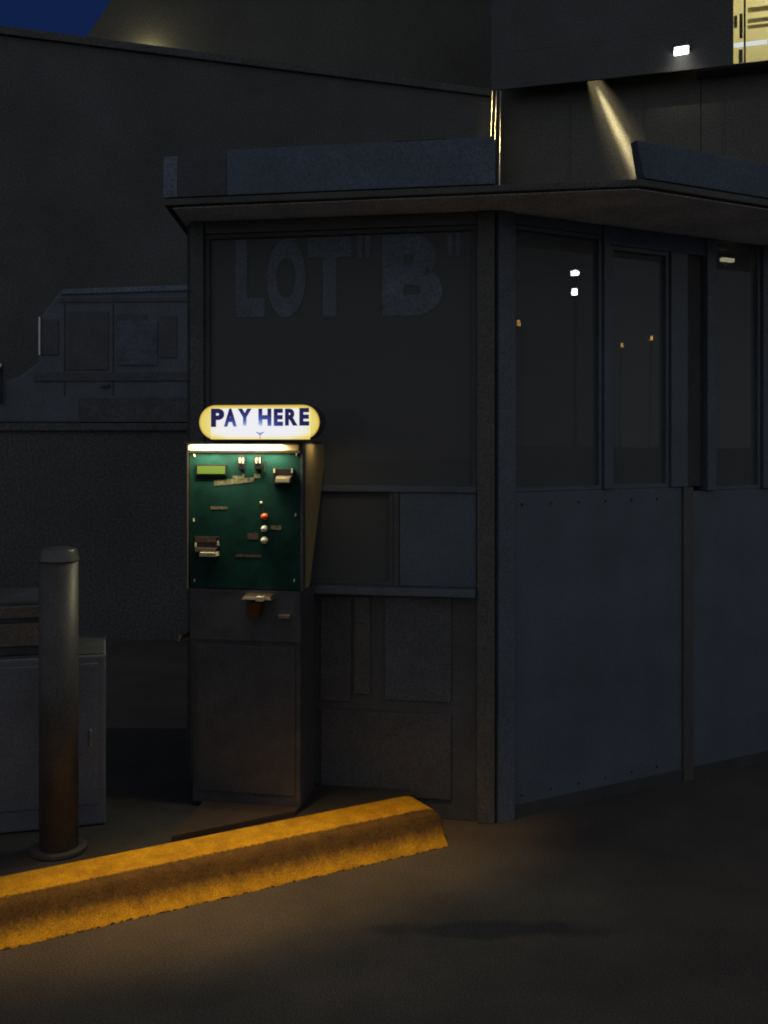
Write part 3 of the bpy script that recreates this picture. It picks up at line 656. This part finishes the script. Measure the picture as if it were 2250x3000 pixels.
# side board
u0 = Vector(C1); ud = Vector(d29); un = Vector((ud.y, -ud.x))
def sp_(t_, o_): v = u0+ud*t_+un*o_; return w2b(v.x, v.y)
q = [sp_(.01, .004), sp_(2.5, .004), sp_(2.5, -.04), sp_(.01, -.04)]
qt = [sp_(-.055, .03), sp_(2.5, .03), sp_(2.5, -.012), sp_(-.045, -.012)]
MB().hexa([(x, y, ZR+.003) for x, y in q] + [(x, y, 2.658) for x, y in qt]).build('side_board', M['fascia'], booth, bevel=.003)

# ================================================================== GATE MACHINE + BOLLARD AT LEFT
gy = 3.80; GL = Vector(((150-1125)/F*gy, gy, ISL)); gf = Frame(GL, R(15.2))
gate = thing('gate_cabinet', 'grey gate cabinet with brown upper bands, cut off by the left edge', 'gate cabinet', GL, R(15.2))
a, b_, c, d = gf.r(-170, 1930, 310, 2400)
MB().box(a, b_, 0, .40, .0, d).build('cabinet_body', M['cab_grey'], gate, bevel=.008)
MB().box(a+.006, b_-.006, .006, .394, d+.0005, d+.006).build('lid', M['black'], gate, bevel=.002)
MB().box(a+.02, b_-.03, -.006, -.0005, .08, d-.03).build('door', M['cab_grey'], gate, bevel=.002)
x0, x1, z0, z1 = gf.r(-150, 1766, 205, 1930)
MB().box(x0, x1, .03, .38, d+.007, z1).build('head_housing', M['black'], gate, bevel=.006)
for py0, py1 in ((1832, 1898), (1781, 1815)):
    e0, e1, e2, e3 = gf.r(-150, py0, 200, py1); MB().box(e0+.01, e1, .018, .0295, e2, e3).build('brown_band', M['cab_brown'], gate, bevel=.003)
MB().box(b_-.06, b_-.05, -.016, -.0065, .30, .36).build('door_handle', M['steel'], gate, bevel=.002)
by = 3.61; BX = (172-1125)/F*by; br_ = .067
bol = thing('bollard', 'brown steel bollard standing before the grey gate cabinet', 'bollard', (BX, by, ISL), 0)
MB().tube((0, 0, 0), (0, 0, 1.02), br_, n=40).build('post', M['post_brown'], bol, smooth=False)
for p in bol.children[0].data.polygons: p.use_smooth = len(p.vertices) == 4
MB().tube((0, 0, 1.02), (0, 0, 1.055), br_+.004, br_-.004, n=40).dome((0, 0, 1.055), br_-.006, (0, 0, 1), .22, n=40).build('cap', M['cap'], bol, smooth=False)
MB().tube((0, 0, 0), (0, 0, .012), br_+.03, n=40).build('base_flange', M['black'], bol)

# ================================================================== TRUCK behind, facing left
TY = 9.0; TX = (330-1125)/F*TY; tf = Frame((TX, TY, 0), R(-3))
truck = thing('parked_truck', 'pale truck facing left in the dark behind the booth', 'truck', (TX, TY, 0), R(-3))
def tp(px, py): return tf.y(px, py)
pts = [tp(-60, 1238), tp(700, 1238), tp(700, 832), tp(600, 836), tp(184, 853), tp(168, 862), tp(122, 922), tp(112, 1060), tp(60, 1100), tp(-10, 1128), tp(-60, 1150)]
body = MB().prism_y(pts, .0, 2.1).build('cab_body', M['truck'], truck, bevel=.02)
MB().box(tp(-50, 1238)[0], tp(700, 1238)[0], .04, 2.0, .45, tp(0, 1242)[1]).build('chassis', M['truck_trim'], truck, bevel=.01)
a, b_, c, d = tf.r(182, 846, 700, 862); MB().hexa([(a-.01, -.02, c), (b_, -.02, c+.04), (b_, .3, c+.04), (a-.01, .3, c), (a, -.02, d), (b_, -.02, d+.04), (b_, .3, d+.04), (a, .3, d)]).build('roof_rail', M['truck_roof'], truck, bevel=.006)
a, b_, c, d = tf.r(176, 872, 700, 884); MB().box(a, b_, -.012, -.001, c, d).build('gutter', M['truck_trim'], truck)
def tw(px0, py0, px1, py1, nm='side_window'):
    a, b_, c, d = tf.r(px0, py0, px1, py1); o = MB().box(a, b_, -.012, -.001, c, d).build(nm, M['truck_trim'], truck, bevel=.004)
    return o, (a, b_, c, d)
o, q = tw(200, 912, 318, 1084)
o, q = tw(346, 920, 430, 958); o, q = tw(470, 925, 518, 1048); o['label'] = 'narrow dark rear side window'
a, b_, c, d = tf.r(346, 940, 462, 1070); MB().box(a, b_, -.016, -.0125, c, d).build('side_window', mat('bluish window reflection', (.085, .10, .125), .5, nscale=7, namt=.5, fine=.4, fscale=80), truck)  # blue reflection in the glass is put into the patch colour
a, b_, c, d = tf.r(122, 935, 172, 1040); MB().box(a, b_, -.012, -.001, c, d).build('quarter_window', M['truck_trim'], truck, bevel=.004)
MB().box(a-.02, a-.005, -.02, -.002, c, d+.02).build('pillar_trim', M['steel'], truck)
a, b_, c, d = tf.r(100, 1090, 700, 1116); MB().box(a, b_, -.015, -.001, c, d).build('belt_trim', M['truck_trim'], truck, bevel=.003)
a, b_, c, d = tf.r(232, 1164, 700, 1236); MB().box(a, b_, -.018, -.001, c, d).build('lower_panel', M['truck_trim'], truck, bevel=.003)
for px in (190, 332):
    x_ = tp(px, 1100)[0]; MB().box(x_-.006, x_+.006, -.004, -.001, tp(px, 1160)[1], tp(px, 890)[1]).build('door_seam', M['tyre'], truck)
a, b_, c, d = tf.r(296, 1126, 322, 1134); MB().box(a, b_, -.035, -.001, c, d).build('door_handle', M['truck_trim'], truck, bevel=.004)
for px in (60, 620):
    cx_ = tp(px, 1500)[0]; wz = .5
    wh = MB().tube((cx_, -.02, wz), (cx_, .28, wz), .48, n=36).build('wheel', M['tyre'], truck, bevel=0)
    MB().tube((cx_, -.03, wz), (cx_, -.021, wz), .26, n=30).build('rim', M['truck_trim'], wh)
a, b_, c, d = tf.r(-6, 1066, 16, 1084); 
MB().tube((a, -.06, (c+d)/2), (b_, -.06, (c+d)/2), .03).build('side_mirror', M['steel'], truck, bevel=0)
MB().box((a+b_)/2-.008, (a+b_)/2+.008, -.055, .02, c-.30, (c+d)/2-.02).build('mirror_arm', M['truck_trim'], truck)

lw0 = at(-250, 1240, 8.0)  # wall added to cover the black gap under the truck evenly
lw = thing('added_low_wall', 'added low dark wall hiding the gap under the parked truck, left of the booth', 'wall', (lw0.x, 8.0, 0), R(-2))
MB().box(0, 5.6, 0, .22, 0, lw0.z-.06).build('wall', M['wall_b'], lw)
MB().box(0, 5.6, -.03, .25, lw0.z-.058, lw0.z).build('coping', M['wall_b'], lw, bevel=.008)

# ================================================================== BUILDINGS
# dark deck wall on the left whose top edge runs down to the inner corner at right
B0 = at(-300, 39, 11.6); B0.x = (-300-1125)/F*11.6
E0 = Vector((-4.5, 12.0)); E1 = Vector((1.49, 14.2)); bd = (E1-E0).normalized(); bn = Vector((bd.y, -bd.x))
ZB = 6.38; bang = math.atan2(bd.y, bd.x)
deck = thing('parking_deck', 'dark plain parking deck wall under the blue sky patch at top left', 'building', (E1.x, E1.y, 0), bang)
MB().box(-14, 0, .0, 1.6, 0, ZB-.10).build('wall', M['wall_b'], deck)
MB().box(-14, 0, -.05, 1.62, ZB-.095, ZB).build('parapet', M['wall_b'], deck, bevel=.01)
for i in range(1):
    MB().box(-12.5+i*2.6, -12.42+i*2.6, -.03, -.001, 0, ZB-.12).build('pilaster', M['wall_b'], deck)
# right wing: upper storey hanging over a metal-clad wall
G1 = Vector((4.91, 13.1)); gd = (G1-E1).normalized(); gang = math.atan2(gd.y, gd.x)
wf = Frame((E1.x, E1.y, 0), gang)
wing = thing('office_building', 'office building with a lit yellow window over a shiny metal wall, top right', 'building', (E1.x, E1.y, 0), gang)
wx0, _, wz0, wz1 = wf.r(2146, -260, 2400, 186)
zwb = wf.y(2146, 190)[1]
WL = wx0; WR = 5.9; WT = zwb+1.9
MB().box(.0, WL, .0, .05, ZB, ZB+.5).build('fascia', M['wall_b'], wing)
MB().box(.0, WL, .0, .35, ZB+.502, 10.2).build('upper_wall', M['wall_b'], wing)
MB().box(WL, WR, .0, .35, ZB, zwb).build('upper_wall', M['wall_b'], wing)
MB().box(WL, WR, .0, .35, WT, 10.2).build('upper_wall', M['wall_b'], wing)
MB().box(WR, 9, .0, .35, ZB, 10.2).build('upper_wall', M['wall_b'], wing)
MB().box(WL-.45, 9, .056, 2.2, ZB-.012, ZB+.005).build('soffit', M['wall_b'], wing)
# the lit room
MB().box(WL-.3, WR+.3, 2.0, 2.05, ZB+.08, WT+.4).build('room_wall', M['room'], wing)
MB().box(WL-.35, WL-.3, .36, 2.0, ZB+.08, WT+.4).build('room_wall', M['room'], wing)
MB().box(WR+.3, WR+.35, .36, 2.0, ZB+.08, WT+.4).build('room_wall', M['room'], wing)
MB().box(WL-.3, WR+.3, .36, 2.0, WT+.3, WT+.36).build('room_ceiling', M['room'], wing)
wfm = MB(); wfm.box(WL, WR, .05, .12, zwb, zwb+.03); wfm.box(WL, WR, .05, .12, WT-.03, WT); wfm.box(WL, WL+.012, .05, .12, zwb+.03, WT-.03)
fr = wfm.build('window', M['black'], wing)
mx_ = wf.y(2182, 90, .05)[0]; MB().box(mx_-.012, mx_+.012, .05, .12, zwb+.03, WT-.03).build('mullion', M['rubber'], fr)
MB().box(WL+.012, WR, .08, .084, zwb+.03, WT-.03).build('pane', M['clear'], fr)
# fluorescent tube and shelves seen through the window
ta = wf.y(2150, 133, .5); tb = wf.y(2247, 128, .5)
MB().tube((ta[0], .5, ta[1]-.002), (tb[0], .5, ta[1]), .028, n=16).build('tube_light', emit('lit fluorescent tube', (1, .98, .95), 2.2), wing, bevel=0)
MB().box(ta[0], tb[0], .53, .58, ta[1]+.0, ta[1]+.02).build('tube_fitting', M['room'], wing)
for i, (py, h_, dk) in enumerate(((28, .06, 'blind'), (60, .05, 'cab_brown'), (78, .04, 'blind'), (-30, .06, 'cab_brown'))):
    zz = wf.y(2200, py, .9)[1]; MB().box(mx_+.06, WR, .9, .93, zz-h_/2, zz+h_/2).build('blind_rail', M['blind'], wing)
zz0 = wf.y(2165, 110, .3)[1]
for (p0, p1, q0, q1) in ((2166, 2176, 40, 110), (2164, 2176, 145, 182), (2150, 2160, 46, 80)):
    a, b_, c, d = wf.r(p0, q0, p1, q1, .3); MB().box(a, b_, .3, .33, c, d).build('curtain', mat('grey curtain', (.3, .3, .2), .8), wing)
rl = lamp('office_room_light', 'AREA', (0, 0, 0), 110, (1.0, .88, .55), shape='RECTANGLE', size=2.0, size_y=.6)
rl.parent = wing; rl.location = (WL+1.2, 1.0, WT+.25); rl.rotation_euler = (0, 0, 0)
sl_ = lamp('office_window_edge_light', 'POINT', (0, 0, 0), 4.5, (1.0, .95, .72), shadow_soft_size=.05)
sl_.parent = wing; sl_.location = (WL-.05, .75, zwb+.4)
# floodlight box on the fascia
a, b_, c, d = wf.r(1974, 136, 2018, 154, -.12)
fl = thing('wall_floodlight', 'white glowing floodlight on the dark wall left of the lit window', 'floodlight', wf.m @ Vector(((a+b_)/2, 0, (c+d)/2)), gang)
hw = (b_-a)/2; hh = (d-c)/2
MB().box(-hw-.01, hw+.01, -.12, -.001, -hh*.2, hh+.03).build('housing', M['black'], fl, bevel=.008)
MB().hexa([(-hw, -.125, -hh), (hw*.96, -.125, -hh*.75), (hw*.96, -.02, -hh*.75), (-hw, -.02, -hh), (-hw*.9, -.135, hh*.8), (hw, -.135, hh), (hw, -.122, hh), (-hw*.9, -.122, hh*.8)]).build('lens', emit('lit floodlight lens', (1, .98, .95), 5), fl, bevel=.008)
lf = lamp('floodlight_light', 'SPOT', (0, 0, 0), 2.5, (1, .95, .8), spot_size=R(150), spot_blend=1); lf.parent = fl; lf.location = (0, -.2, -.06); lf.rotation_euler = (R(12), 0, 0)
# metal-clad lower wall: flat boxes, its leaning sheen drawn by added lamps
MB().box(.02, WL-.4, .40, .70, 0, ZB+.45).build('metal_cladding', M['metal_wall'], wing)
MB().box(WL-.39, 9, .40, .70, 0, ZB-.01).build('metal_cladding', M['metal_wall'], wing)
for i in range(1, 5):
    MB().box(i*1.02-.012, i*1.02+.012, .385, .3985, 0, ZB-.02).build('cladding_joint', M['metal_wall'], wing)
tA = wf.y(1750, 236, .40); tB = wf.y(1880, 520, .40)
kx = (tB[0]-tA[0])/(tB[1]-tA[1])
la = Vector((tA[0]+kx*.20, .335, ZB+.20)); lb = Vector((tB[0]+kx*-.5, .40, tB[1]-.5))
l3 = lamp('streak_light', 'AREA', (0, 0, 0), 5.0, (1.0, .84, .46), shape='DISK', size=.10, spread=R(9))  # unseen lamp added to draw the streak down the wall
l3b = lamp('streak_halo_light', 'AREA', (0, 0, 0), 2.6, (1.0, .84, .46), shape='DISK', size=.26, spread=R(30))  # wider unseen lamp added to soften that streak
l3b.parent = wing; l3b.location = la - Vector((0, .05, 0)); l3b.rotation_euler = (lb-la).to_track_quat('-Z', 'Y').to_euler()
l3.parent = wing; l3.location = la; l3.rotation_euler = (lb-la).to_track_quat('-Z', 'Y').to_euler()
# three bright pipes in the inner corner
pz0 = wf.y(1450, 500, -.15)[1]; pz1 = ZB-.02
dp = thing('drain_pipes', 'three thin shiny pipes catching light beside the metal wall', 'pipes', wf.m @ Vector((0, -.15, 0)), gang)
pf2 = Frame(dp.location, gang)
for px, tp0, b0_ in ((1443, 1435, 470), (1455, 1447, 520), (1467, 1464, 420)):
    xa = pf2.y(px, 268, 0)[0]; xb = pf2.y(tp0, 480, 0)[0]; zz = pf2.y(px, 480, 0)[1]; k = (xb-xa)/(zz-ZB)
    zt_ = pf2.y(px, 266, 0)[1]; MB().tube((xa, 0, zt_), (xa-k*zt_, 0, .0), .016, n=16).build('pipe', M['pipe'], dp, smooth=True)
l4 = lamp('pipe_fill_light', 'SPOT', (0, 0, 0), 14, (1.0, .84, .42), spot_size=R(26), spot_blend=1.0, shadow_soft_size=.02)  # unseen spot added to make the pipes shine near the top
l4.parent = dp; l4.location = (.0, -.12, ZB+.35); l4.rotation_euler = (R(7), 0, 0)
# tall tower behind with a raked left edge
AY = 17.0
tw_ = thing('rear_tower', 'tall dark tower with slanted left edge behind the deck wall', 'building', (0, AY, 0), 0)
s0 = at(255, 106, AY); s1 = at(326, 0, AY); k = (s1.x-s0.x)/(s1.z-s0.z)
ztop = 15.0; xb0 = s0.x - k*s0.z; xt = s0.x + k*(ztop-s0.z)
MB().prism_y([(xb0, 0), (14, 0), (14, ztop), (xt, ztop)], 0, 5).build('wall', M['wall_a'], tw_)
for zz in (8.9, 11.5): MB().box(xb0+k*zz+.6, 13.8, -.05, -.001, zz, zz+.12).build('string_course', M['wall_a'], tw_)
gp = at(428, 128, AY-.25)
ul = thing('uplight', 'small hidden uplight glowing against the dark tower at top left', 'uplight', (gp.x, AY-.3, ZB+1.2), 0)
MB().tube((0, 0, -.06), (0, 0, .02), .06, .07).build('housing', M['black'], ul)
lz = lamp('uplight_light', 'POINT', (gp.x, AY-.20, gp.z-.10), 7.0, (1.0, .9, .42), shadow_soft_size=.05)

# ================================================================== STREET LAMPS across the lane: the booth's side glass mirrors them
nrm = Vector((math.sin(A29), -math.cos(A29), 0))
def mirrored(px, py, s):
    d = Vector(((px-1125)/F, 1, -(py-HOR)/F)); o = Vector((0, 0, CAM_H)); p0 = BC + (-nrm)*.018
    t = (p0-o).dot(nrm)/d.dot(nrm); h = o + d*t; d.normalize(); r = d - 2*d.dot(nrm)*nrm; return h + r*s
def street_lamp(px, py, s, e, size, label, group=None, second=None, arm=True):
    p = mirrored(px, py, s); o = thing('street_lamp', label, 'street lamp', (p.x, p.y, 0), A29, group)
    z = p.z; w_, h_ = size
    MB().tube((0, 0, 0), (0, 0, z-h_/2-.02), .022, .015).build('pole', M['pole'], o)
    MB().box(-w_/2-.005, w_/2+.005, -.03, .03, z+h_/2, z+h_/2+.015).build('lamp_hood', M['black'], o, bevel=.01)
    MB().box(-w_/2, w_/2, -min(.045, w_/2), min(.045, w_/2), z-h_/2, z+h_/2).build('lamp_glass', e, o, bevel=.012)
    if second:
        q = mirrored(*second[:2], s); MB().box(-.019, .019, -.019, .019, q.z-.034, q.z+.034).build('lower_lamp', e, o, bevel=.008)
        MB().box(-.032, .032, -.032, .032, q.z+.043, q.z+.055).build('bracket', M['black'], o)
    return o
E_w = emit('lit white lamp glass', (1, .97, .85), 170); E_y = emit('lit cream lamp glass', (1, .82, .50), 2.2); E_o = emit('lit sodium lamp glass', (1, .50, .10), 26)
street_lamp(1685, 800, 6, E_w, (.055, .05), 'tall white street lamp with a second lower lamp, mirrored in the booth side glass', second=(1680, 856))
cl0 = at(2131, 761, 4.97)
cl = thing('ceiling_lamp', 'small cream twin lamp under the booth ceiling at the far right pane', 'ceiling lamp', cl0, A29)
MB().box(-.045, .045, -.012, .012, .008, .022).build('housing', M['black'], cl, bevel=.003)
for a_ in (-.022, .020): MB().box(a_-.016, a_+.016, -.012, .012, -.010, .007).build('lens', E_y, cl, bevel=.002)
for a_ in (-.032, -.010): MB().tube((a_, 0, -.011), (a_-.006, 0, -.045), .0018, n=8).build('pull_cord', M['lug'], cl)
for px, py, s in ((1520, 947, 15), (1905, 990, 16), (1818, 1011, 18)):
    lab = {1520: 'far sodium street lamp mirrored nearest the booth corner post', 1905: 'far sodium street lamp mirrored in the second booth side pane, rightmost', 1818: 'far faint sodium street lamp mirrored just right of the slim booth mullion'}[px]
    street_lamp(px, py, s, E_o, (.05, .12) if px == 1520 else (.025, .09), lab, 'far sodium street lamps')
